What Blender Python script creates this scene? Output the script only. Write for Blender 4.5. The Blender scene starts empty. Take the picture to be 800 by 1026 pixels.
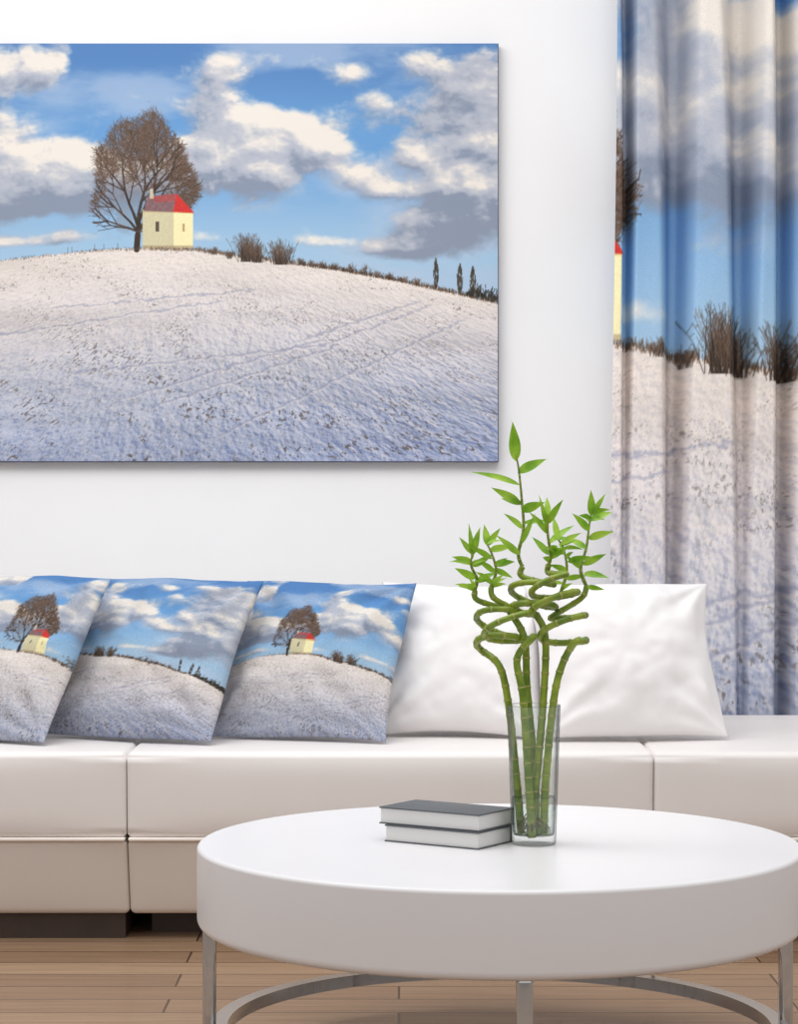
import bpy, bmesh, math, random
import numpy as np
from mathutils import Vector, Matrix

F=2302.0; H=1.02; HR=513.0
def WX(px,Y): return (px-400.0)*Y/F
def WZ(row,Y): return H-(row-HR)*Y/F
scn=bpy.context.scene
scn.view_settings.view_transform='Standard'
scn.view_settings.look='None'

# ------------------------------------------------------------------ helpers
def link(ob,parent=None):
    scn.collection.objects.link(ob)
    if parent: ob.parent=parent
    return ob
def empty(name,loc=(0,0,0)):
    e=bpy.data.objects.new(name,None); e.location=(0,0,0); e.empty_display_size=.1
    return link(e)
def mesh_obj(name,verts,faces,mat=None,parent=None,smooth=True):
    me=bpy.data.meshes.new(name)
    me.from_pydata(verts,[],faces); me.update()
    if smooth: me.polygons.foreach_set('use_smooth',[True]*len(me.polygons))
    ob=bpy.data.objects.new(name,me)
    if mat: me.materials.append(mat)
    return link(ob,parent)
def box(name,x0,x1,y0,y1,z0,z1,mat,parent=None,bev=0,cuts=0,puff=None,seg=4,tuck=0):
    bm=bmesh.new(); bmesh.ops.create_cube(bm,size=2)
    if cuts: bmesh.ops.subdivide_edges(bm,edges=bm.edges[:],cuts=cuts,use_grid_fill=True)
    c=Vector(((x0+x1)/2,(y0+y1)/2,(z0+z1)/2)); h=Vector(((x1-x0)/2,(y1-y0)/2,(z1-z0)/2))
    for v in bm.verts:
        u=v.co.copy(); p=Vector((u.x*h.x,u.y*h.y,u.z*h.z))
        if puff:
            kx=1-u.x**4; ky=1-u.y**4; kz=1-u.z**4
            if abs(u.z)>.999: p.z+=math.copysign(puff[2]*kx*ky,u.z)
            if abs(u.y)>.999: p.y+=math.copysign(puff[1]*kx*kz,u.y)
            if abs(u.x)>.999: p.x+=math.copysign(puff[0]*ky*kz,u.x)
        if tuck: p.y+=tuck*(1-u.z)/2*(1-u.y)/2
        v.co=c+p
    me=bpy.data.meshes.new(name); bm.to_mesh(me); bm.free()
    me.materials.append(mat)
    ob=link(bpy.data.objects.new(name,me),parent)
    if bev:
        m=ob.modifiers.new('bev','BEVEL'); m.width=bev; m.segments=seg; m.limit_method='ANGLE'; m.angle_limit=math.radians(50)
        me.polygons.foreach_set('use_smooth',[True]*len(me.polygons))
        m.harden_normals=False
    return ob
def lathe(name,prof,center,mat,parent=None,n=96,smooth=True,closed=False):
    verts=[];faces=[]
    for r,z in prof:
        for i in range(n):
            a=2*math.pi*i/n; verts.append((center[0]+r*math.cos(a),center[1]+r*math.sin(a),center[2]+z))
    m=len(prof)
    for j in range(m if closed else m-1):
        k=(j+1)%m
        for i in range(n):
            faces.append((j*n+i,j*n+(i+1)%n,k*n+(i+1)%n,k*n+i))
    return mesh_obj(name,verts,faces,mat,parent,smooth)

def lin(c):
    c=np.asarray(c,dtype=np.float64)/255.0
    return np.where(c<=0.04045,c/12.92,((c+0.055)/1.055)**2.4)
def l4(c): return tuple(float(x) for x in lin(c))+(1.0,)

# ------------------------------------------------------------------ materials
def newmat(name):
    m=bpy.data.materials.new(name); m.use_nodes=True
    return m,m.node_tree,m.node_tree.nodes['Principled BSDF']
def pmat(name,col,rough=.5,metal=0,spec=.5,noise=0,nscale=20,bump=0,bscale=200,coat=0):
    m,t,b=newmat(name)
    b.inputs['Base Color'].default_value=l4(col); b.inputs['Roughness'].default_value=rough
    b.inputs['Metallic'].default_value=metal; b.inputs['Specular IOR Level'].default_value=spec
    b.inputs['Coat Weight'].default_value=coat
    tc=t.nodes.new('ShaderNodeTexCoord')
    if noise:
        n=t.nodes.new('ShaderNodeTexNoise'); n.inputs['Scale'].default_value=nscale; n.inputs['Detail'].default_value=4
        t.links.new(tc.outputs['Object'],n.inputs['Vector'])
        r=t.nodes.new('ShaderNodeValToRGB')
        c=np.array(l4(col)[:3])
        r.color_ramp.elements[0].position=.3; r.color_ramp.elements[1].position=.7
        r.color_ramp.elements[0].color=tuple(c*(1-noise))+(1,)
        r.color_ramp.elements[1].color=tuple(np.minimum(c*(1+noise),1))+(1,)
        t.links.new(n.outputs['Fac'],r.inputs['Fac']); t.links.new(r.outputs['Color'],b.inputs['Base Color'])
    if bump:
        n=t.nodes.new('ShaderNodeTexNoise'); n.inputs['Scale'].default_value=bscale; n.inputs['Detail'].default_value=3
        t.links.new(tc.outputs['Object'],n.inputs['Vector'])
        bp=t.nodes.new('ShaderNodeBump'); bp.inputs['Strength'].default_value=bump; bp.inputs['Distance'].default_value=.002
        t.links.new(n.outputs['Fac'],bp.inputs['Height']); t.links.new(bp.outputs['Normal'],b.inputs['Normal'])
    return m
M_wall=pmat('wall_paint',(246,246,247),.85,noise=.01,nscale=3,bump=.05,bscale=300)
M_leather=pmat('white_leather',(235,230,228),.45,noise=.015,nscale=4,bump=.08,bscale=260)
M_leather_shaded=pmat('white_leather_shaded',(228,220,214),.5,noise=.015,nscale=4,bump=.08,bscale=260)  # same leather, toned down to paint in the shade on the sofa base
M_seam=pmat('seam_piping',(244,236,228),.6,noise=.02)
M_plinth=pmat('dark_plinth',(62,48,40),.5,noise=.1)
M_lacquer=pmat('white_lacquer',(234,232,234),.32,noise=.005)
M_chrome=pmat('chrome',(196,194,192),.08,metal=1,noise=.03,nscale=8)
M_cover=pmat('grey_book_cover',(84,88,92),.5,noise=.05,nscale=30)
M_trim=pmat('trim_white',(240,240,240),.5,noise=.01)
M_rod=pmat('brushed_metal_rod',(170,170,172),.3,metal=1,noise=.03)
M_wcloth=pmat('white_pillow_cloth',(234,231,231),.9,noise=.012,nscale=8,bump=.15,bscale=500)

def page_mat():
    m,t,b=newmat('book_pages'); b.inputs['Roughness'].default_value=.8
    tc=t.nodes.new('ShaderNodeTexCoord'); w=t.nodes.new('ShaderNodeTexWave')
    w.bands_direction='Z'; w.inputs['Scale'].default_value=260; w.inputs['Distortion'].default_value=.6
    t.links.new(tc.outputs['Object'],w.inputs['Vector'])
    r=t.nodes.new('ShaderNodeValToRGB'); r.color_ramp.elements[0].color=l4((205,202,200)); r.color_ramp.elements[1].color=l4((238,236,236))
    t.links.new(w.outputs['Color'],r.inputs['Fac']); t.links.new(r.outputs['Color'],b.inputs['Base Color'])
    return m
M_pages=page_mat()

def floor_mat():
    m,t,b=newmat('wood_floor'); b.inputs['Roughness'].default_value=.22
    tc=t.nodes.new('ShaderNodeTexCoord')
    br=t.nodes.new('ShaderNodeTexBrick')
    br.inputs['Scale'].default_value=1; br.inputs['Brick Width'].default_value=1.3; br.inputs['Row Height'].default_value=.13
    br.inputs['Mortar Size'].default_value=.003; br.inputs['Mortar Smooth'].default_value=.3
    br.inputs['Color1'].default_value=l4((176,146,118)); br.inputs['Color2'].default_value=l4((138,108,86)); br.inputs['Mortar'].default_value=l4((80,58,44))
    br.offset=.37; br.inputs['Bias'].default_value=-.1
    t.links.new(tc.outputs['Object'],br.inputs['Vector'])
    mp=t.nodes.new('ShaderNodeMapping'); mp.inputs['Scale'].default_value=(1.2,22,1)
    t.links.new(tc.outputs['Object'],mp.inputs['Vector'])
    n=t.nodes.new('ShaderNodeTexNoise'); n.inputs['Scale'].default_value=2.5; n.inputs['Detail'].default_value=6
    t.links.new(mp.outputs['Vector'],n.inputs['Vector'])
    r=t.nodes.new('ShaderNodeValToRGB'); r.color_ramp.elements[0].position=.3; r.color_ramp.elements[0].color=(.68,.64,.60,1); r.color_ramp.elements[1].position=.7; r.color_ramp.elements[1].color=(1,1,1,1)
    t.links.new(n.outputs['Fac'],r.inputs['Fac'])
    mx=t.nodes.new('ShaderNodeMix'); mx.data_type='RGBA'; mx.blend_type='MULTIPLY'; mx.inputs[0].default_value=.8
    t.links.new(br.outputs['Color'],mx.inputs[6]); t.links.new(r.outputs['Color'],mx.inputs[7])
    t.links.new(mx.outputs[2],b.inputs['Base Color'])
    return m
M_floor=floor_mat()

def print_mat(name,rough=.6,transl=0,weave=0,wscale=900,bright=1.0):
    m,t,b=newmat(name); b.inputs['Roughness'].default_value=rough; b.inputs['Specular IOR Level'].default_value=.15
    a=t.nodes.new('ShaderNodeAttribute'); a.attribute_name='print'
    tc=t.nodes.new('ShaderNodeTexCoord')
    n=t.nodes.new('ShaderNodeTexNoise'); n.inputs['Scale'].default_value=wscale; n.inputs['Detail'].default_value=2
    t.links.new(tc.outputs['Object'],n.inputs['Vector'])
    r=t.nodes.new('ShaderNodeValToRGB')
    lo=1-weave; r.color_ramp.elements[0].position=.3; r.color_ramp.elements[1].position=.7
    r.color_ramp.elements[0].color=(lo*bright,)*3+(1,); r.color_ramp.elements[1].color=(bright*(1+weave*.5),)*3+(1,)
    t.links.new(n.outputs['Fac'],r.inputs['Fac'])
    mx=t.nodes.new('ShaderNodeMix'); mx.data_type='RGBA'; mx.blend_type='MULTIPLY'; mx.inputs[0].default_value=1
    t.links.new(a.outputs['Color'],mx.inputs[6]); t.links.new(r.outputs['Color'],mx.inputs[7])
    t.links.new(mx.outputs[2],b.inputs['Base Color'])
    if transl:
        tr=t.nodes.new('ShaderNodeBsdfTranslucent'); t.links.new(mx.outputs[2],tr.inputs['Color'])
        ms=t.nodes.new('ShaderNodeMixShader'); ms.inputs[0].default_value=transl
        t.links.new(b.outputs[0],ms.inputs[1]); t.links.new(tr.outputs[0],ms.inputs[2])
        t.links.new(ms.outputs[0],t.nodes['Material Output'].inputs['Surface'])
    return m
M_canvas=print_mat('canvas_print',.55,0,.02,700,.95)
M_pillow=print_mat('pillow_print',.85,0,.16,380,.80)
M_curtain=print_mat('curtain_print',.8,.12,.10,350,1.12)

# ------------------------------------------------------------------ landscape print (numpy)
S=3; LX0,LX1,LY0,LY1=-165,600,0,476
LW=(LX1-LX0)*S; LH=(LY1-LY0)*S
gx,gy=np.meshgrid(LX0+(np.arange(LW)+.5)/S, LY0+(np.arange(LH)+.5)/S)
gx=gx.astype(np.float32); gy=gy.astype(np.float32)
def vnoise(x,y,seed):
    g=np.random.RandomState(seed).rand(256,256).astype(np.float32)
    xi=np.floor(x).astype(np.int32); yi=np.floor(y).astype(np.int32)
    fx=x-xi; fy=y-yi; fx=fx*fx*(3-2*fx); fy=fy*fy*(3-2*fy)
    x0=xi&255;x1=(xi+1)&255;y0=yi&255;y1=(yi+1)&255
    return (g[y0,x0]*(1-fx)+g[y0,x1]*fx)*(1-fy)+(g[y1,x0]*(1-fx)+g[y1,x1]*fx)*fy
def fbm(x,y,seed,o=5,gain=.5,billow=False):
    s=0;a=1;t=0
    for i in range(o):
        c,s_=math.cos(i*.9),math.sin(i*.9)
        q=vnoise((x*c-y*s_)*2**i+13.7*i,(x*s_+y*c)*2**i+7.1*i,seed+i)
        if billow: q=np.abs(2*q-1)
        s=s+a*q; t+=a; a*=gain
    return s/t
def sst(a,b,x):
    t=np.clip((x-a)/(b-a),0,1); return t*t*(3-2*t)
def mixc(a,b,t):
    return a*(1-t[...,None])+b*t[...,None]
C=lambda *c: np.array(c,dtype=np.float32)
# sky
v=np.clip((gy-43)/220,0,1)
sky=mixc(C(88,134,192),C(110,162,216),sst(0,.45,v)); sky=mixc(sky,C(168,202,230),sst(.45,1,v))
veil=fbm(gx/130,gy/46,301,6,.55)
sky=mixc(sky,C(190,204,226),sst(.42,.75,veil)*.6)
img=sky
blobs=[(0,66,58,28,1.2),(50,70,22,22,.9),(2,135,34,24,.9),(20,180,66,30,1.1),(70,165,50,38,1.0),(120,175,66,34,.9),(25,205,66,17,.95),(90,110,34,18,.4),
 (250,128,40,28,1.1),(290,132,42,27,1.15),(225,165,54,31,1.1),(320,148,36,20,.95),(205,105,28,38,.9),(225,68,32,20,.75),(262,172,62,24,1.0),
 (356,178,30,15,1.05),(385,192,22,10,.85),(414,160,30,15,1.05),(352,75,26,14,.85),(400,120,50,30,.6),(425,62,64,17,.75),(300,62,46,11,.5),(375,100,32,16,.55),
 (470,95,52,38,1.25),(490,140,50,44,1.2),(452,190,58,19,1.0),(487,195,48,36,1.2),(432,218,64,15,1.0),(437,243,64,18,1.2),(390,252,40,9,.9),
 (560,120,70,60,1.2),(560,240,60,20,.8),(-70,110,50,30,1),(-90,190,60,25,.9),(70,237,38,8,.8),(20,243,34,7,.8),(230,237,60,6,.45),(330,242,56,7,.5),(250,25,80,14,.6),(60,20,70,14,.6),(450,15,60,16,.7)]
D=np.full_like(gx,-.60)
for cx,cy,rx,ry,a in blobs:
    D+=a*np.exp(-((gx-cx)/rx)**2-((gy-cy)/ry)**2).astype(np.float32)
wx_=(fbm(gx/30,gy/24,501,3)-.5)*16
fb=fbm((gx+wx_)/46,(gy+wx_*.5)/30,11,7,.56); bl=fbm((gx+wx_)/34,gy/24,31,4,.5,True)
D+=(fb-.5)*1.5+(bl-.42)*.55
mask=sst(-.22,.42,D)
sh=lambda A,dx,dy: np.roll(np.roll(A,int(dx*S),axis=1),int(dy*S),axis=0)
lit=np.clip(.50+.72*(D-sh(D,-7,11))+.20*(D-sh(D,-2,3)),0,1)
dark=np.zeros_like(gx)
for cx,cy,rx,ry,a in [(440,245,75,18,1.0),(450,208,70,18,.6),(420,115,50,24,.4),(30,208,100,20,.85),(250,198,60,11,.35),(485,65,50,30,.6),(110,192,60,20,.4),(570,200,60,60,.5),(205,115,20,40,.35),(60,240,80,8,.6)]:
    dark+=a*np.exp(-((gx-cx)/rx)**2-((gy-cy)/ry)**2)
lit=np.clip(lit-dark*.62,0,1)
cl=mixc(C(142,152,172),C(190,193,204),sst(0,.42,lit)); cl=mixc(cl,C(250,240,228),sst(.38,.88,lit))
img=mixc(img,cl,mask*.94)
# hill
hx=np.array([-200,-60,0,50,100,145,195,240,290,340,400,440,499,620]); hy=np.array([276,266,261,255.5,250.5,249,250,256.5,263,270,281,290,303,335])
hor=np.interp(gx[0],hx,hy)[None,:]+0*gy
hor=hor+(vnoise(gx/5,gx*0,5)-.5)*1.6
t=np.clip((gy-hor)/(462-hor),0,1)
dep=1.0/(t+.22)
U=(gx-250)*dep; V=np.log(t+.10)
ru=U*.075+V*2.2; rv=V*16-U*.022
h1=fbm(ru,rv,40,4,.5); h2=fbm(ru*3.1,rv*2.6,60,3,.6); h3=fbm(gx/3.0,gy/1.7,67,3,.6)
hgt=h1*.56+h2*.34+h3*.10*(.3+.7*t)
rel=np.clip((hgt-sh(hgt,1.4,-1.0))*7.0,-1,1)
base=mixc(C(236,226,219),C(224,218,219),sst(0,.35,t)); base=mixc(base,C(192,197,213),sst(.3,.75,t)); base=mixc(base,C(168,178,204),sst(.7,1,t))
rs=np.clip((gx-150)/350,0,1)*t; base=mixc(base,C(146,160,198),rs*.5)
big=fbm(gx/110,gy/20,77,4,.5)
base=base*(1+(big-.5)*.20)[...,None]
litc=mixc(C(250,240,232),C(228,224,230),sst(.2,1,t)); shc=mixc(C(196,190,194),C(106,122,166),sst(0,.85,t))
sn=mixc(base,litc,np.clip(-rel,0,1)*(.35+.40*t)); sn=mixc(sn,shc,np.clip(rel,0,1)*(.28+.60*t))
g1=fbm(ru*5+3,rv*3.6,91,2,.6); cl_=sst(.44,.62,fbm(gx/42,gy/15,123,4,.55))
sp=sst(.66,.76,g1+.05*h1)*(.2+.8*cl_)*(.30+.62*t)
sn=mixc(sn,C(104,95,92),np.clip(sp,0,.85))
g2=fbm(gx/2.6,gy/1.6,191,2,.6)
sn=mixc(sn,C(124,114,110),np.clip(sst(.74,.84,g2)*(.10+.6*cl_),0,.7))
for (xa,ya,xb,yb,w) in [(425,300,290,345,1.1),(436,304,310,352,1.0),(330,338,120,400,1.2),(345,344,140,412,1.1),(330,345,60,375,1.0),(470,318,210,440,1.1),(260,290,40,310,.8),(230,300,-60,345,.8)]:
    ln=((gx-xa)*(yb-ya)-(gy-ya)*(xb-xa))/math.hypot(xb-xa,yb-ya)
    ins=sst(min(xa,xb)-10,min(xa,xb)+30,gx)*(1-sst(max(xa,xb)-10,max(xa,xb),gx))
    q=ln+(h1-.5)*6
    k=np.exp(-(q/w)**2)*ins; k2=np.exp(-((q-1.8)/w)**2)*ins
    sn=mixc(sn,C(144,148,174),np.clip(k*.55,0,1)); sn=mixc(sn,C(240,232,228),np.clip(k2*.35,0,1))
hm=sst(-.25,.25,gy-hor)
img=mixc(img,sn,hm)
img=np.ascontiguousarray(img)
rng=random.Random(4)
def seg(x0,y0,x1,y1,w,col,a=1.0):
    if w<1/S: a*=w*S; w=1/S
    r=w/2+1.0
    ix0=int((min(x0,x1)-r-LX0)*S); ix1=int((max(x0,x1)+r-LX0)*S)+2
    iy0=int((min(y0,y1)-r-LY0)*S); iy1=int((max(y0,y1)+r-LY0)*S)+2
    ix0=max(ix0,0);iy0=max(iy0,0);ix1=min(ix1,LW);iy1=min(iy1,LH)
    if ix1<=ix0 or iy1<=iy0: return
    X=gx[iy0:iy1,ix0:ix1]; Y=gy[iy0:iy1,ix0:ix1]
    dx=x1-x0;dy=y1-y0;L=dx*dx+dy*dy+1e-6
    tt=np.clip(((X-x0)*dx+(Y-y0)*dy)/L,0,1)
    d=np.hypot(X-x0-tt*dx,Y-y0-tt*dy)
    al=np.clip((w/2-d)*S+.5,0,1)*a
    sub=img[iy0:iy1,ix0:ix1]; sub[:]=sub*(1-al[...,None])+np.array(col,dtype=np.float32)*al[...,None]
def horat(x): return float(np.interp(x,hx,hy))
# tree: irregular spreading crown, widest low down
TCX,TCY=143,186
def crownR(a):
    return 1.02+.04*math.sin(3*a+2.6)+.04*math.sin(5*a+1.4)+.04*math.sin(9*a+2)
ang_=np.arctan2(-(gy-TCY)/73,(gx-TCX)/53)
Rg=np.hypot((gx-TCX)/53,(gy-TCY)/73)/(1.02+.04*np.sin(3*ang_+2.6)+.04*np.sin(5*ang_+1.4)+.04*np.sin(9*ang_+2))
hz=sst(.05,.50,(1-Rg)+(fbm(gx/6,gy/6,90,4,.6)-.52)*1.2)*.28*(1-sst(225,246,gy))
img[:]=mixc(img,C(118,102,94),hz)
def branch(x,y,ang,ln,w,d):
    n=3; px,py=x,y
    for i in range(n):
        ang+=rng.uniform(-.17,.17)
        nx=px+math.cos(ang)*ln/n; ny=py-math.sin(ang)*ln/n
        ex,ey=(nx-TCX)/53,(TCY-ny)/73
        if math.hypot(ex,ey)>crownR(math.atan2(ey,ex))*rng.uniform(.90,1.07) or ny>247: return
        k=rng.uniform(.7,1.25)
        c=(74*k,61*k,54*k) if d>2 else (106*k,85*k,72*k)
        seg(px,py,nx,ny,max(w*(1-i*.12),.33),c,.92 if d>2 else .68)
        px,py=nx,ny
        if d>0 and i>0 and rng.random()<(.98 if d>2 else .72):
            branch(px,py,ang+rng.choice([-1,1])*rng.uniform(.35,.8),ln*rng.uniform(.5,.75),w*.5,d-1)
    if d>0:
        for k in (-1,1):
            if rng.random()<(.98 if d>3 else .80):
                branch(px,py,ang+k*rng.uniform(.12,.5),ln*rng.uniform(.68,.9),w*.66,d-1)
seg(137,250,138,236,6,(66,55,48)); seg(138,238,139,224,5,(68,56,48))
for a,l,w in [(1.57,35,3.4),(1.95,36,3.0),(1.25,36,3.0),(2.3,34,2.6),(.85,33,2.4),(2.65,32,2.1),(.5,27,1.9),(2.95,28,1.7),(.2,23,1.4)]:
    branch(138,232 if abs(a-1.57)>.6 else 226,a,l,w,6)
for i in range(90):
    a=rng.uniform(-.2,3.4); r=rng.uniform(.6,.97)
    branch(TCX+52*r*math.cos(a),TCY-71*r*math.sin(a),a+rng.uniform(-.6,.6),8,.7,2)
# chapel
def poly(pts,col,a=1.0,nz=0):
    x0=min(p[0] for p in pts)-1;x1=max(p[0] for p in pts)+1;y0=min(p[1] for p in pts)-1;y1=max(p[1] for p in pts)+1
    ix0=int((x0-LX0)*S);ix1=int((x1-LX0)*S);iy0=int((y0-LY0)*S);iy1=int((y1-LY0)*S)
    X=gx[iy0:iy1,ix0:ix1];Y=gy[iy0:iy1,ix0:ix1]
    ar=sum(pts[i][0]*pts[(i+1)%len(pts)][1]-pts[(i+1)%len(pts)][0]*pts[i][1] for i in range(len(pts)))
    s=1 if ar>0 else -1
    al=np.ones_like(X)
    for i in range(len(pts)):
        xa,ya=pts[i];xb,yb=pts[(i+1)%len(pts)]
        d=s*((xb-xa)*(Y-ya)-(yb-ya)*(X-xa))/math.hypot(xb-xa,yb-ya)
        al=np.minimum(al,np.clip(d*S+.5,0,1))
    al=al*a
    col=np.array(col,dtype=np.float32)*(1+(vnoise(X*.9,Y*.9,3)[...,None]-.5)*nz)
    sub=img[iy0:iy1,ix0:ix1]; sub[:]=sub*(1-al[...,None])+col*al[...,None]
poly([(143,212),(174,213),(174,249),(143,249)],(216,208,172),1,.06)
poly([(174,213),(193.5,214),(193.5,248.5),(174,249)],(252,242,190),1,.05)
poly([(143,210),(174,211),(174,213.5),(143,213)],(205,190,150))
poly([(174,211),(194,212),(193.5,214.5),(174,213.5)],(238,214,150))
poly([(144,211.5),(148,197),(177,194),(173.5,212.5)],(138,106,110),1,.2)
poly([(173.5,212.5),(177,194),(195,213.5)],(212,60,56),1,.12)
poly([(148,197),(177,194),(175.5,201),(158,203)],(186,80,80),.7,.2)
poly([(150,199),(150.6,188),(153.4,188),(154,199)],(206,196,170))
poly([(149.6,189),(152,183),(154.4,189)],(120,90,90)); seg(152,184,152,178,.5,(70,60,60)); seg(150.6,180,153.4,180,.5,(70,60,60))
poly([(156,222),(159.5,222),(159.5,232),(156,232)],(96,84,74)); poly([(183,224),(185,224),(185,232),(183,232)],(190,160,110))
poly([(143,246),(194,246),(194,249.5),(143,249.5)],(170,150,120),.6)
# horizon grass and fence line
for i in range(3400):
    x=rng.uniform(-160,595)
    if x<150 and rng.random()<.45: continue
    if x<80 and rng.random()<.5: continue
    y=horat(x)+rng.uniform(-.6,2.2); h=rng.uniform(.6,3.4)*(1.15 if x>195 else .6)
    k=rng.uniform(.7,1.3); seg(x,y,x+rng.uniform(-1,1),y-h,.4,(112*k,86*k,64*k),.8)
for i in range(420):
    x=rng.uniform(300,595); y=horat(x)+rng.uniform(0,1.5); k=rng.uniform(.6,1.1)
    seg(x,y,x+rng.uniform(-1,1),y-rng.uniform(1,4.5),.6,(90*k,74*k,58*k),.8)
def bush(cx,base,w,h,n):
    for i in range(n):
        a=rng.gauss(0,.30); L=h*rng.uniform(.45,1.0)*(1-.3*abs(a))
        x=cx+rng.gauss(0,w*.21); k=rng.uniform(.6,1.35)
        xm=x+math.sin(a)*L*.5*.8; ym=base-L*.5
        x2=xm+math.sin(a*1.3+rng.uniform(-.2,.2))*L*.5; y2=base-L
        seg(x,base,xm,ym,.5,(70*k,58*k,50*k),.8); seg(xm,ym,x2,y2,.30,(94*k,76*k,64*k),.75)
        for j in range(6):
            tt=rng.uniform(-.6,.9); bx=xm+(x2-xm)*tt; by=ym+(y2-ym)*tt
            seg(bx,by,bx+rng.uniform(-3,3),by-rng.uniform(1,5),.26,(98*k,80*k,68*k),.7)
bush(248,262,19,31,100); bush(259,263,16,20,50); bush(281,265,18,27,90); bush(230,259,8,6,12); bush(213,255,8,6,12)
for x in (300,312,322,336,352,366,378,391,405,418): bush(x,horat(x)+1,7,rng.uniform(4,9),9)
for x,w in ((437,5),(461,6),(474,6)):
    b=horat(x)
    for i in range(150):
        y=rng.uniform(b-28,b); ww=w*.5*math.sin(math.pi*min(max((b+4-y)/33,0),1))
        xx=x+rng.uniform(-ww,ww); k=rng.uniform(.55,1.1); seg(xx,y,xx+rng.uniform(-.5,.5),y-3,.6,(88*k,78*k,62*k),.85)
for i in range(600):
    x=rng.uniform(468,560); b=horat(x); y=b-abs(rng.gauss(0,5))*min(1,(x-462)/20); k=rng.uniform(.5,1.1)
    seg(x,y,x+rng.uniform(-1,1),y-3,.9,(74*k,68*k,60*k),.85)
for x in (68,72,95,104,118): seg(x,horat(x),x,horat(x)-6,.5,(90,80,80))
LIN=lin(np.clip(img,0,255)).astype(np.float32)
def sample(cx,cy):
    fx=np.clip((cx-LX0)*S-.5,0,LW-1.001); fy=np.clip((cy-LY0)*S-.5,0,LH-1.001)
    x0=fx.astype(int);y0=fy.astype(int);a=(fx-x0)[...,None];b=(fy-y0)[...,None]
    return (LIN[y0,x0]*(1-a)+LIN[y0,x0+1]*a)*(1-b)+(LIN[y0+1,x0]*(1-a)+LIN[y0+1,x0+1]*a)*b
def set_print(me,cols):
    at=me.color_attributes.new('print','FLOAT_COLOR','POINT')
    c=np.ones((len(me.vertices),4),dtype=np.float32); c[:len(cols),:3]=cols
    at.data.foreach_set('color',c.ravel())
def grid_faces(nx,ny,off=0,flip=False):
    i,j=np.meshgrid(np.arange(nx-1),np.arange(ny-1)); a=(j*nx+i).ravel()+off
    f=np.stack([a,a+1,a+nx+1,a+nx],1)
    if flip: f=f[:,::-1]
    return f.tolist()

# ------------------------------------------------------------------ room
WALLY=6.70
wx0=WX(648,WALLY); wx1=2.25; wz0=.12; wz1=2.62
wb=empty('wall_back')
box('panel_left',-4,wx0,WALLY,WALLY+.15,0,3.2,M_wall,wb)
box('panel_right',wx1,4,WALLY,WALLY+.15,0,3.2,M_wall,wb)
box('panel_top',wx0,wx1,WALLY,WALLY+.15,wz1,3.2,M_wall,wb)
box('panel_bottom',wx0,wx1,WALLY,WALLY+.15,0,wz0,M_wall,wb)
win=empty('unseen_window')  # unseen opening, added behind the curtain to backlight its fabric
box('frame_left',wx0,wx0+.05,WALLY+.04,WALLY+.12,wz0,wz1,M_trim,win)
box('frame_right',wx1-.05,wx1,WALLY+.04,WALLY+.12,wz0,wz1,M_trim,win)
box('frame_top',wx0+.05,wx1-.05,WALLY+.04,WALLY+.12,wz1-.05,wz1,M_trim,win)
box('frame_bottom',wx0+.05,wx1-.05,WALLY+.04,WALLY+.12,wz0,wz0+.05,M_trim,win)
box('mullion',1.46,1.52,WALLY+.04,WALLY+.12,wz0+.05,wz1-.05,M_trim,win)
box('floor',-4,4,-1.5,WALLY+.15,-.1,0,M_floor)
box('baseboard_back',-4,wx0,WALLY-.015,WALLY,0,.09,M_trim,bev=.004)

# ------------------------------------------------------------------ canvas
cY=WALLY-.035
nx,ny=1100,730
px=np.linspace(-130,499,nx); rw=np.linspace(462,43.5,ny)
PX,RW=np.meshgrid(px,rw)
V=np.stack([(PX-400)*cY/F,np.full_like(PX,cY),H-(RW-HR)*cY/F],-1).reshape(-1,3)
cv=empty('canvas_wall_art')
ob=mesh_obj('printed_face',V.tolist(),grid_faces(nx,ny),M_canvas,cv,False)
set_print(ob.data,sample(PX,RW).reshape(-1,3))
box('stretcher_frame',WX(-130,cY),WX(499.8,cY),cY+.0005,WALLY-.001,WZ(463,cY),WZ(43.5,cY),pmat('canvas_edge',(70,76,98),.7,noise=.2,nscale=15),cv)

# ------------------------------------------------------------------ curtain
cuY=6.49
nx,ny=760,560
uu=np.linspace(0,1,nx); zz=np.linspace(.03,2.72,ny)
UU,ZZ=np.meshgrid(uu,zz)
PXC=618+UU*460
row=HR-(ZZ-H)*F/cuY
tb=np.clip((row+60)/800,0,1)
folds=[(630,6,3,.9,.2),(680,17,6,1,.95),(746,18,4,1,.3),(788,9,7,1,.95),(842,14,6,1,.7),(900,12,4,1,.5),(955,15,6,1,.8),(1015,12,5,1,.7),(1060,9,5,1,.8)]
dy=np.zeros_like(PXC)
for c,wt,wbm,st,sb in folds:
    a=st+(sb-st)*sst(.35,.85,tb)
    cc=c+4*np.sin(tb*2.4)-1
    wN=wt+(wbm-wt)*tb**.7
    dy+=a*.165*np.exp(-np.abs((PXC-cc)/wN)**3)
dy=np.minimum(dy,.17)
dy+=.006*np.sin(PXC/21+tb*1.5)+.0015*np.sin(PXC/7.0+row/90)
flare=-7*sst(0,1,(row)/620)*(1-UU)
XW=(PXC+flare-400)*cuY/F
YW=cuY-.02+dy
V=np.stack([XW,YW,ZZ],-1).reshape(-1,3)
cur=empty('printed_curtain')
ob=mesh_obj('curtain_fabric',V.tolist(),grid_faces(nx,ny),M_curtain,cur)
set_print(ob.data,sample(193.5+(PXC-625)/1.85,250-(345-row)/2.45).reshape(-1,3))
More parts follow.
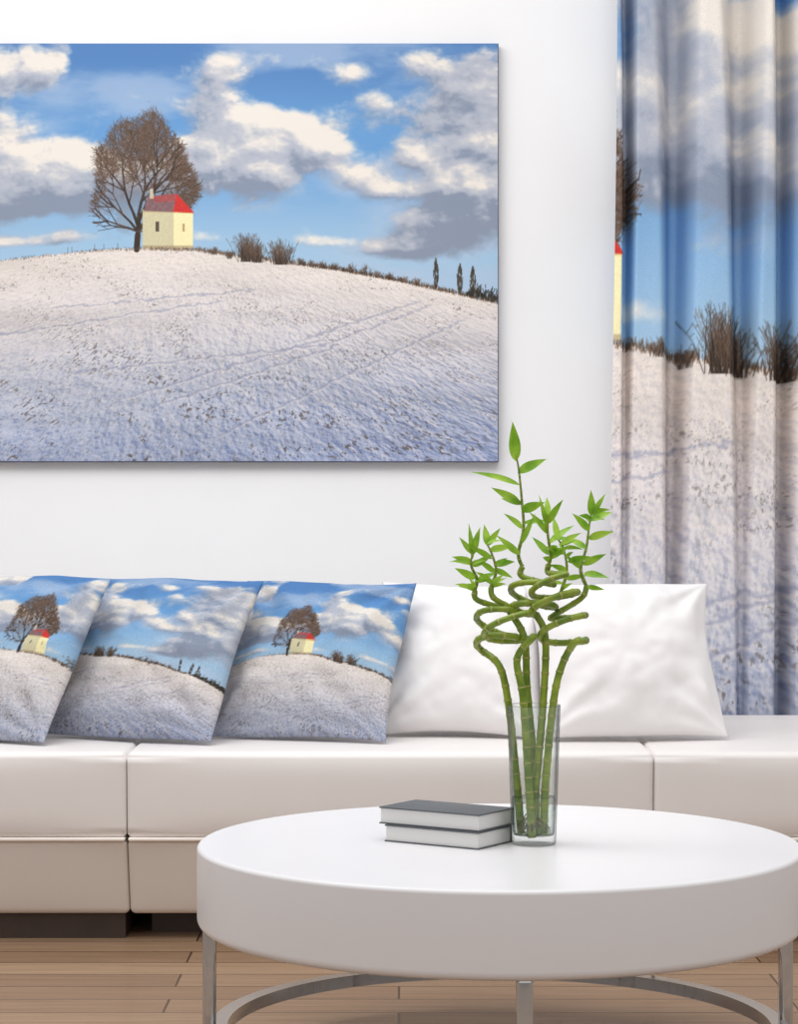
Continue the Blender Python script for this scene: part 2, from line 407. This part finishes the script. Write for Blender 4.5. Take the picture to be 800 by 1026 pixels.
def cyl(name,p0,p1,r,mat,parent,n=24):
    p0=Vector(p0);p1=Vector(p1);d=(p1-p0);q=d.to_track_quat('Z','Y')
    bm=bmesh.new(); bmesh.ops.create_cone(bm,cap_ends=True,segments=n,radius1=r,radius2=r,depth=d.length,matrix=Matrix.Translation((p0+p1)/2)@q.to_matrix().to_4x4())
    me=bpy.data.meshes.new(name);bm.to_mesh(me);bm.free();me.materials.append(mat)
    return link(bpy.data.objects.new(name,me),parent)
cyl('rod',(.5,cuY+.04,2.735),(2.5,cuY+.04,2.735),.014,M_rod,cur)
for x in (.56,2.44): cyl('bracket',(x,cuY+.04,2.735),(x,WALLY,2.735),.01,M_rod,cur)

# ------------------------------------------------------------------ sofa
sf=empty('sofa')
SZ=.455; SY=5.40; SB=6.40
xs=[-1.95,-.642,.60,1.86]
for i in range(3):
    a,b=xs[i],xs[i+1]
    box('seat_cushion_%d'%(i+1),a+.0005,b-.0005,SY,SB,.252,SZ,M_leather,sf,bev=.026,cuts=14,puff=(0,.012,.004),seg=6,tuck=.012)
    box('base_%d'%(i+1),a+.0005,b-.0005,SY+.016,SB,.062,.246,M_leather_shaded,sf,bev=.014,cuts=10,puff=(0,.005,0),seg=5,tuck=.06)  # front tucked inward so the base falls darker
    box('seam_piping_%d'%(i+1),a+.004,b-.004,SY+.006,6.3,.245,.253,M_seam,sf,bev=.003)
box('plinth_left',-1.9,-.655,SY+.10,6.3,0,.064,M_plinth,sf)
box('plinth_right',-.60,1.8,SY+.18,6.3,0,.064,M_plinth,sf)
box('backrest',-1.95,WX(680,6.0),6.03,6.33,SZ-.02,.765,M_leather,sf,bev=.05,cuts=8,puff=(0,.01,.01),seg=6)

# ------------------------------------------------------------------ pillows
def pillow(name,bl,w,h,th,yaw,lean,crop,mat,seed,pin=.07):
    """bl = world position of the bottom left corner"""
    n=170 if crop else 110
    s=np.linspace(-1,1,n); s=np.sign(s)*np.abs(s)**.85
    U,Vv=np.meshgrid(s,s)
    x=U*(1-pin*(1-Vv**2)**1.0*np.abs(U)**1.2); y=Vv*(1-pin*.8*(1-U**2)*np.abs(Vv)**1.2)
    prof=(np.clip(1-U**2,0,1)**.52)*(np.clip(1-Vv**2,0,1)**.52)
    wr=(fbm(U*2.2+seed,Vv*2.2+5,seed+100,3)-.5)*.030
    edge=(1-prof)*prof*4
    wr+=edge*.0035*np.sin(11*np.arctan2(Vv,U)+seed)
    for sx,sy in ((1,1),(1,-1),(-1,1),(-1,-1)):
        du=(U-sx);dv=(Vv-sy);ang=np.arctan2(dv*-sy,du*-sx);rad=np.hypot(du,dv)
        wr+=.006*np.sin(ang*11+seed*sx)*np.exp(-((rad-.45)/.3)**2)
    zf=th/2*prof+wr*np.clip(prof*2,0,1); zb=-th/2*prof*.8
    y=y+.018*np.sin(U*3+seed)*np.sign(Vv)*np.abs(Vv)**6
    x=x+.010*np.sin(Vv*4+seed*2)*np.sign(U)*np.abs(U)**6
    R=Vector((math.cos(yaw),-math.sin(yaw),0)); B=Vector((math.sin(yaw),math.cos(yaw),0))
    Up=B*math.sin(lean)+Vector((0,0,math.cos(lean))); N=R.cross(Up)
    R,Up,N=map(np.array,(R,Up,N))
    def pos(z):
        P=np.array(bl)[None,None,:]+((x+1)*w/2)[...,None]*R+((y+1)*h/2)[...,None]*Up+z[...,None]*N
        P[...,2]=np.maximum(P[...,2],SZ+.0055)
        return P.reshape(-1,3)
    V=np.concatenate([pos(zf),pos(zb)])
    fc=grid_faces(n,n)+grid_faces(n,n,n*n,True)
    me=bpy.data.meshes.new(name); me.from_pydata(V.tolist(),[],fc)
    if crop:
        cx0,cx1,cy0,cy1=crop
        cols=sample(cx0+(U+1)/2*(cx1-cx0),cy1-(Vv+1)/2*(cy1-cy0)).reshape(-1,3)
        set_print(me,np.concatenate([cols,cols[:]]))
    bm=bmesh.new();bm.from_mesh(me);bmesh.ops.remove_doubles(bm,verts=bm.verts[:],dist=.00001);bm.to_mesh(me);bm.free()
    me.polygons.foreach_set('use_smooth',[True]*len(me.polygons)); me.materials.append(mat)
    return link(bpy.data.objects.new(name,me))
r_=math.radians
PB=SZ+.008
def at(px,Y): return (WX(px,Y),Y,PB)
pillow('printed_throw_pillow',at(-120,5.76),.515,.48,.16,r_(29),r_(35),(-163,240,44,418),M_pillow,1,.05)
pillow('printed_throw_pillow',at(36,5.74),.505,.467,.16,r_(26),r_(34),(140,520,22,430),M_pillow,2,.05)
pillow('printed_throw_pillow',at(209,5.70),.464,.452,.16,r_(19),r_(33),(-30,368,15,425),M_pillow,3,.05)
pillow('white_pillow',at(368,5.73),.44,.445,.21,r_(9),r_(33),None,M_wcloth,5,.09)
pillow('white_pillow',at(540,5.60),.475,.445,.21,r_(-6),r_(32),None,M_wcloth,8,.09)

# ------------------------------------------------------------------ coffee table
ct=empty('coffee_table')
TX,TY=.1825,4.2; R=.55; zt=.418; zb=.272
prof=[(0,zt),(R-.03,zt)]
rr=.008
for i in range(9):
    a=math.pi/2*(1-i/8); prof.append((R-rr+rr*math.cos(a),zt-rr+rr*math.sin(a)))
for i in range(9):
    a=-math.pi/2*i/8; prof.append((R-.016+.016*math.cos(a),zb+.016+.016*math.sin(a)))
prof+= [(0,zb)]
lathe('drum_top',prof,(TX,TY,0),M_lacquer,ct,n=192)
ri,ro=.495,.525
lathe('stretcher_ring',[(ri,.066),(ro,.066),(ro,.090),(ri,.090)],(TX,TY,0),M_chrome,ct,n=160,smooth=False,closed=True)
for i,a in enumerate((-88,2,182)):
    a=r_(a); c=Vector((TX+.528*math.cos(a),TY+.528*math.sin(a),0))
    t_=Vector((-math.sin(a),math.cos(a),0)); n_=Vector((math.cos(a),math.sin(a),0))
    vs=[]
    for z in (0,zb+.004):
        for s1,s2 in ((-1,-1),(1,-1),(1,1),(-1,1)):
            p=c+t_*s1*.0135+n_*s2*.0125; vs.append((p.x,p.y,z))
    o=mesh_obj('leg_%d'%(i+1),vs,[(0,3,2,1),(4,5,6,7),(0,1,5,4),(1,2,6,5),(2,3,7,6),(3,0,4,7)],M_chrome,ct,False)
    m=o.modifiers.new('b','BEVEL');m.width=.007;m.segments=5
    o.data.polygons.foreach_set('use_smooth',[True]*6)

# ------------------------------------------------------------------ books
def book(name,c,ang,L,W,z0,th):
    e=empty(name); e.location=(c[0],c[1],z0); e.rotation_euler=(0,0,ang)
    ct_=.0026
    box('cover_bottom',-L/2,L/2,-W/2,W/2,0,ct_,M_cover,e,bev=.0006)
    box('cover_top',-L/2,L/2,-W/2,W/2,th-ct_,th,M_cover,e,bev=.0006)
    box('pages',-L/2+.002,L/2-.003,-W/2+.003,W/2-.002,ct_,th-ct_,M_pages,e)
    box('spine',-L/2,L/2,W/2-.002,W/2,ct_,th-ct_,M_cover,e)
    return e
book('hardcover_book',(.090,4.195),r_(-33),.200,.120,zt,.031)
book('hardcover_book',(.087,4.205),r_(-33),.214,.124,zt+.0312,.031)

# ------------------------------------------------------------------ vase
VX,VY=.2445,4.165
def glass(name,c0,c1,p0,gmin,gmax):
    m=bpy.data.materials.new(name);m.use_nodes=True;t=m.node_tree
    t.nodes.remove(t.nodes['Principled BSDF'])
    lw=t.nodes.new('ShaderNodeLayerWeight'); lw.inputs['Blend'].default_value=.5
    r=t.nodes.new('ShaderNodeValToRGB'); r.color_ramp.elements[0].color=c0; r.color_ramp.elements[1].color=c1
    r.color_ramp.elements[0].position=p0; r.color_ramp.elements[1].position=1
    t.links.new(lw.outputs['Facing'],r.inputs['Fac'])
    tr=t.nodes.new('ShaderNodeBsdfTransparent'); t.links.new(r.outputs['Color'],tr.inputs['Color'])
    gl=t.nodes.new('ShaderNodeBsdfGlossy'); gl.inputs['Roughness'].default_value=.03
    r2=t.nodes.new('ShaderNodeMapRange'); r2.inputs['From Min'].default_value=.3; r2.inputs['To Min'].default_value=gmin; r2.inputs['To Max'].default_value=gmax
    t.links.new(lw.outputs['Facing'],r2.inputs['Value'])
    ms=t.nodes.new('ShaderNodeMixShader'); t.links.new(r2.outputs[0],ms.inputs[0]); t.links.new(tr.outputs[0],ms.inputs[1]); t.links.new(gl.outputs[0],ms.inputs[2])
    t.links.new(ms.outputs[0],t.nodes['Material Output'].inputs['Surface'])
    return m
G=glass('clear_glass',(.97,.98,.975,1),(.30,.34,.33,1),.45,.05,.32)
G2=glass('vase_water',(.90,.93,.91,1),(.42,.48,.44,1),.4,.02,.12)
vh=.252
prof=[(0,.0),(.038,.0),(.040,.002),(.0405,.01),(.0485,vh-.002),(.0478,vh),(.0462,vh-.002),(.0378,.022),(.036,.017),(0,.016)]
va=empty('glass_vase')
lathe('glass_wall',prof,(VX,VY,zt+.0005),G,va,n=64)
lathe('water',[(0,.0165),(.0355,.0175),(.0375,.024),(.0398,.085),(.0394,.0855),(0,.0852)],(VX,VY,zt+.0005),G2,va,n=64)

# ------------------------------------------------------------------ lucky bamboo
def green_mat(name,c1,c2,rough,transl,scale):
    m,t,b=newmat(name); b.inputs['Roughness'].default_value=rough
    tc=t.nodes.new('ShaderNodeTexCoord'); n=t.nodes.new('ShaderNodeTexNoise'); n.inputs['Scale'].default_value=scale
    t.links.new(tc.outputs['Object'],n.inputs['Vector'])
    r=t.nodes.new('ShaderNodeValToRGB'); r.color_ramp.elements[0].position=.35; r.color_ramp.elements[1].position=.65
    r.color_ramp.elements[0].color=l4(c1); r.color_ramp.elements[1].color=l4(c2)
    t.links.new(n.outputs['Fac'],r.inputs['Fac']); t.links.new(r.outputs['Color'],b.inputs['Base Color'])
    if transl:
        tr=t.nodes.new('ShaderNodeBsdfTranslucent'); t.links.new(r.outputs['Color'],tr.inputs['Color'])
        ms=t.nodes.new('ShaderNodeMixShader'); ms.inputs[0].default_value=transl
        t.links.new(b.outputs[0],ms.inputs[1]); t.links.new(tr.outputs[0],ms.inputs[2]); t.links.new(ms.outputs[0],t.nodes['Material Output'].inputs['Surface'])
    return m
M_stalk=green_mat('bamboo_stalk',(100,128,28),(146,166,52),.35,0,30)
M_node=green_mat('bamboo_node',(176,170,96),(150,150,70),.5,0,60)
M_leaf=green_mat('bamboo_leaf',(120,176,36),(178,218,76),.4,.35,25)
M_root=green_mat('root_brown',(96,92,48),(140,130,80),.8,0,60)
pl=empty('lucky_bamboo_plant')
def P(px,row,dy=0): 
    Y=VY; return Vector((WX(px,Y),Y+dy,WZ(row,Y)))
def catmull(pts,k=8):
    out=[]; n=len(pts)
    for i in range(n-1):
        p0=pts[max(i-1,0)];p1=pts[i];p2=pts[i+1];p3=pts[min(i+2,n-1)]
        for j in range(k):
            t=j/k
            out.append(.5*((2*p1)+(p2-p0)*t+(2*p0-5*p1+4*p2-p3)*t*t+(3*p1-p0-3*p2+p3)*t**3))
    out.append(pts[-1]); return out
def tube(pts,rad,node_gap=None,n=12):
    verts=[];faces=[];fm=[]
    d=[0]
    for i in range(1,len(pts)): d.append(d[-1]+(pts[i]-pts[i-1]).length)
    L=d[-1]; step=.0022; m=max(int(L/step),3); q=[];j=0
    for i in range(m+1):
        s=L*i/m
        while j<len(d)-2 and d[j+1]<s: j+=1
        t=(s-d[j])/max(d[j+1]-d[j],1e-9); q.append(pts[j].lerp(pts[j+1],min(t,1)))
    up=Vector((0,1,.1)).normalized()
    for i,p in enumerate(q):
        tg=(q[min(i+1,m)]-q[max(i-1,0)]).normalized()
        up=(up-tg*up.dot(tg)).normalized(); sd=tg.cross(up)
        s=L*i/m; f=i/m
        r=rad(f) if callable(rad) else rad
        nd=0
        if node_gap:
            ph=(s%node_gap)/node_gap; ph=min(ph,1-ph)*node_gap
            r*=1+.16*math.exp(-(ph/.0022)**2); nd=1 if ph<.0012 else 0
        for a in range(n):
            an=2*math.pi*a/n; v=p+(up*math.cos(an)+sd*math.sin(an))*r; verts.append(tuple(v))
        if i<m:
            for a in range(n):
                faces.append((i*n+a,i*n+(a+1)%n,(i+1)*n+(a+1)%n,(i+1)*n+a)); fm.append(nd)
    faces.append(tuple(range(n))[::-1]); fm.append(1); faces.append(tuple(m*n+a for a in range(n))); fm.append(1)
    return verts,faces,fm,q
def add_tube(name,pts,rad,gap=None,mat=None):
    v_,f_,fm,q=tube(pts,rad,gap)
    o=mesh_obj(name,v_,f_,mat or M_stalk,pl)
    if not mat: o.data.materials.append(M_node); o.data.polygons.foreach_set('material_index',fm)
    return q
PXM=VY/F
def helix(cx,r0,r1,R,turns,a0,cz=0,k=14,tilt=0,drift=0):
    pts=[];n=int(turns*k)
    for i in range(n+1):
        t=i/n; a=a0+turns*2*math.pi*t
        pts.append(P(cx+drift*t+R*math.cos(a),r0+(r1-r0)*t+tilt*math.cos(a)+6*math.sin(a),cz+R*PXM*math.sin(a)*.9))
    return pts
rs=.0062
stalks=[
 ([P(523,836,.012),P(518,780,.014),P(510,705,.018),P(501,668,.016)],helix(499,652,610,21,1.6,math.pi*.75,.018,tilt=4),[P(480,602,.0),P(476,592,0)]),
 ([P(533,838,-.014),P(530,790,-.014),P(524,700,-.014),P(518,660,-.012)],helix(509,644,614,24,1.15,-.2,-.020,tilt=-4),[P(496,600,-.01),P(492,588,-.01)]),
 ([P(538,838,.016),P(537,780,.018),P(529,690,.017),P(526,640,.01)],helix(534,616,586,23,1.45,math.pi*.9,.018,tilt=4,drift=2),[P(524,578,.01),P(524,568,.01)]),
 ([P(545,836,-.004),P(547,780,-.006),P(555,700,-.008),P(564,664,-.008)],helix(564,650,612,23,1.5,-math.pi*.35,-.005,tilt=-4),[P(582,600,-.0),P(588,588,0)]),
 ([P(531,838,.002),P(538,780,.002),P(545,700,.004),P(547,640,.004)],helix(555,610,582,23,1.45,math.pi*.75,-.020,tilt=-5),[P(550,574,0),P(550,566,0)]),
]
for i,(a,b,c) in enumerate(stalks):
    pts=catmull(a+b+c,8)
    add_tube('stalk_%d'%(i+1),pts,lambda f:rs*(1.18-.34*f),.027)
rnd=random.Random(9)
for i in range(34):
    a=rnd.uniform(0,6.28); r0=rnd.uniform(.004,.018); z=zt+.0225
    p0=Vector((VX+r0*math.cos(a),VY+r0*math.sin(a),z+rnd.uniform(.005,.04)))
    b=a+rnd.uniform(-.7,.7); p2=Vector((VX+.031*math.cos(b),VY+.031*math.sin(b),z+rnd.uniform(0,.016)))
    add_tube('root_%d'%(i+1),catmull([p0,(p0+p2)/2+Vector((0,0,rnd.uniform(-.004,.008))),p2],6),.0010,None,M_root)
lv=[];lf=[]
def leaf(base,d,L,W,bend=.35,roll=0.0):
    d=d.normalized(); side=d.cross(Vector((0,-1,0.15)))
    if side.length<.05: side=Vector((1,0,0))
    side.normalize(); nrm=side.cross(d).normalized()
    side=(side*math.cos(roll)+nrm*math.sin(roll)).normalized(); nrm=side.cross(d).normalized()
    n=12; o=len(lv); p=base.copy(); cur=d.copy()
    for i in range(n+1):
        t=i/n
        w=W*.5*(math.sin(math.pi*min(t**.75,1))**.9)*(1-.25*t) if 0<t<1 else .0003
        w=max(w,.0003)
        lv.append(tuple(p-side*w+nrm*w*.35)); lv.append(tuple(p)); lv.append(tuple(p+side*w+nrm*w*.35))
        cur=(cur+Vector((0,0,-bend/n))).normalized(); p=p+cur*L/n
    for i in range(n):
        a=o+i*3
        lf.append((a,a+1,a+4,a+3)); lf.append((a+1,a+2,a+5,a+4))
def leafpx(bx,br,tx,tr,W,dy0=0,dy1=0,bend=.25):
    b=P(bx,br,dy0); t=P(tx,tr,dy1); d=t-b; L=d.length
    dd=(d.normalized()+Vector((0,0,bend*.5)))
    leaf(b,dd,L*1.12,W*1.25,bend,rnd.uniform(-.45,.45))
shoots=[
 [P(524,568,.01),P(520,555,.01),P(525,530,.005),P(523,500,0),P(520,470,0),P(517,455,0)],
 [P(550,566,0),P(552,556,0),P(549,535,-.005),P(549,515,-.01)],
 [P(476,592,0),P(478,580,0),P(472,566,-.01),P(474,553,-.01)],
 [P(492,588,-.01),P(497,572,-.015),P(493,556,-.02),P(488,545,-.02)],
 [P(588,588,0),P(582,570,0),P(588,550,.01),P(591,528,.01),P(593,515,.01)],
 [P(562,596,.012),P(569,572,.02),P(566,550,.03),P(560,540,.03)],
]
for i,s in enumerate(shoots):
    add_tube('shoot_%d'%(i+1),catmull(s,8),lambda f:.0034-.0019*f,.014)
for a in [(517,462,514,427,.019,0,-.01),(519,474,545,461,.016,0,.01),(521,486,477,474,.011,0,-.02),(522,505,496,490,.014,0,.01),(523,512,543,504,.016,0,-.02),
          (524,505,505,500,.010,0,.01),(524,530,507,516,.011,0,-.01),(524,525,548,522,.009,0,.02),(523,545,535,518,.009,0,0),(521,556,500,538,.012,.0,-.01)]:
    leafpx(a[0],a[1],a[2],a[3],a[4],a[5],a[6])
for a in [(549,517,549,500,.011),(549,525,562,503,.012),(549,535,532,515,.011),(550,545,574,528,.012),(550,556,536,540,.011),(551,560,569,548,.011),(549,530,541,500,.008),
          (474,555,462,540,.010),(474,556,480,531,.012),(473,563,455,558,.011),(474,568,492,556,.011),(477,580,458,570,.013),(478,582,497,575,.010),(477,588,462,588,.009),(474,560,470,528,.009),
          (489,547,486,528,.012),(490,552,512,548,.012),(493,560,472,548,.010),(495,566,514,563,.012),(496,574,480,562,.010),(488,547,500,531,.011),(494,570,512,578,.010),
          (593,517,592,494,.013),(592,522,612,514,.014),(591,532,575,516,.012),(590,540,611,533,.013),(588,550,571,540,.011),(584,566,605,556,.013),(584,570,568,558,.010),(585,575,606,578,.012),(588,588,603,590,.009),
          (560,541,556,520,.011),(562,546,580,535,.011),(566,555,548,548,.010),(569,563,590,558,.012),(568,572,552,566,.010),(567,580,586,577,.010),(594,516,604,497,.009)]:
    leafpx(*a,dy0=rnd.uniform(-.004,.004),dy1=rnd.uniform(-.03,.03))
for k in range(30):
    s=rnd.choice(shoots[1:]+shoots[2:]); p=rnd.choice(catmull(s,4)); a=rnd.uniform(0,6.28)
    leaf(p,Vector((math.cos(a),math.sin(a)*.9,rnd.uniform(.3,1.1))),rnd.uniform(.024,.044),rnd.uniform(.008,.012),.7,rnd.uniform(-.6,.6))
lo=mesh_obj('leaves',lv,lf,M_leaf,pl)

# ------------------------------------------------------------------ light
w=bpy.data.worlds.new('World'); scn.world=w; w.use_nodes=True
nt=w.node_tree; bg=nt.nodes['Background']
tc=nt.nodes.new('ShaderNodeTexCoord'); sx=nt.nodes.new('ShaderNodeSeparateXYZ'); rp=nt.nodes.new('ShaderNodeValToRGB')
nt.links.new(tc.outputs['Generated'],sx.inputs[0])
mr=nt.nodes.new('ShaderNodeMapRange'); mr.inputs['From Min'].default_value=-1; mr.inputs['From Max'].default_value=1
nt.links.new(sx.outputs['Z'],mr.inputs['Value']); nt.links.new(mr.outputs[0],rp.inputs['Fac'])
rp.color_ramp.elements[0].position=.47; rp.color_ramp.elements[0].color=(.22,.21,.205,1)
rp.color_ramp.elements[1].position=.70; rp.color_ramp.elements[1].color=(1,1,1,1)
nt.links.new(rp.outputs[0],bg.inputs['Color']); bg.inputs['Strength'].default_value=.94
def area(name,loc,target,size,sy,power,col=(1,1,1)):
    l=bpy.data.lights.new(name,'AREA'); l.shape='RECTANGLE'; l.size=size; l.size_y=sy; l.energy=power; l.color=col
    o=link(bpy.data.objects.new(name,l)); o.location=loc
    o.rotation_euler=(Vector(target)-Vector(loc)).to_track_quat('-Z','Y').to_euler(); return o
area('added_overhead_fill',(-.6,4.4,3.1),(0,6.4,.7),3.2,1.4,54)  # added fill to brighten wall and sofa from above; no actual fixture there

cam=bpy.data.cameras.new('camera'); co=link(bpy.data.objects.new('camera',cam))
co.location=(0,0,H); co.rotation_euler=(math.pi/2,0,0)
cam.sensor_fit='HORIZONTAL'; cam.sensor_width=36; cam.lens=36*F/800; cam.clip_start=.05
scn.camera=co
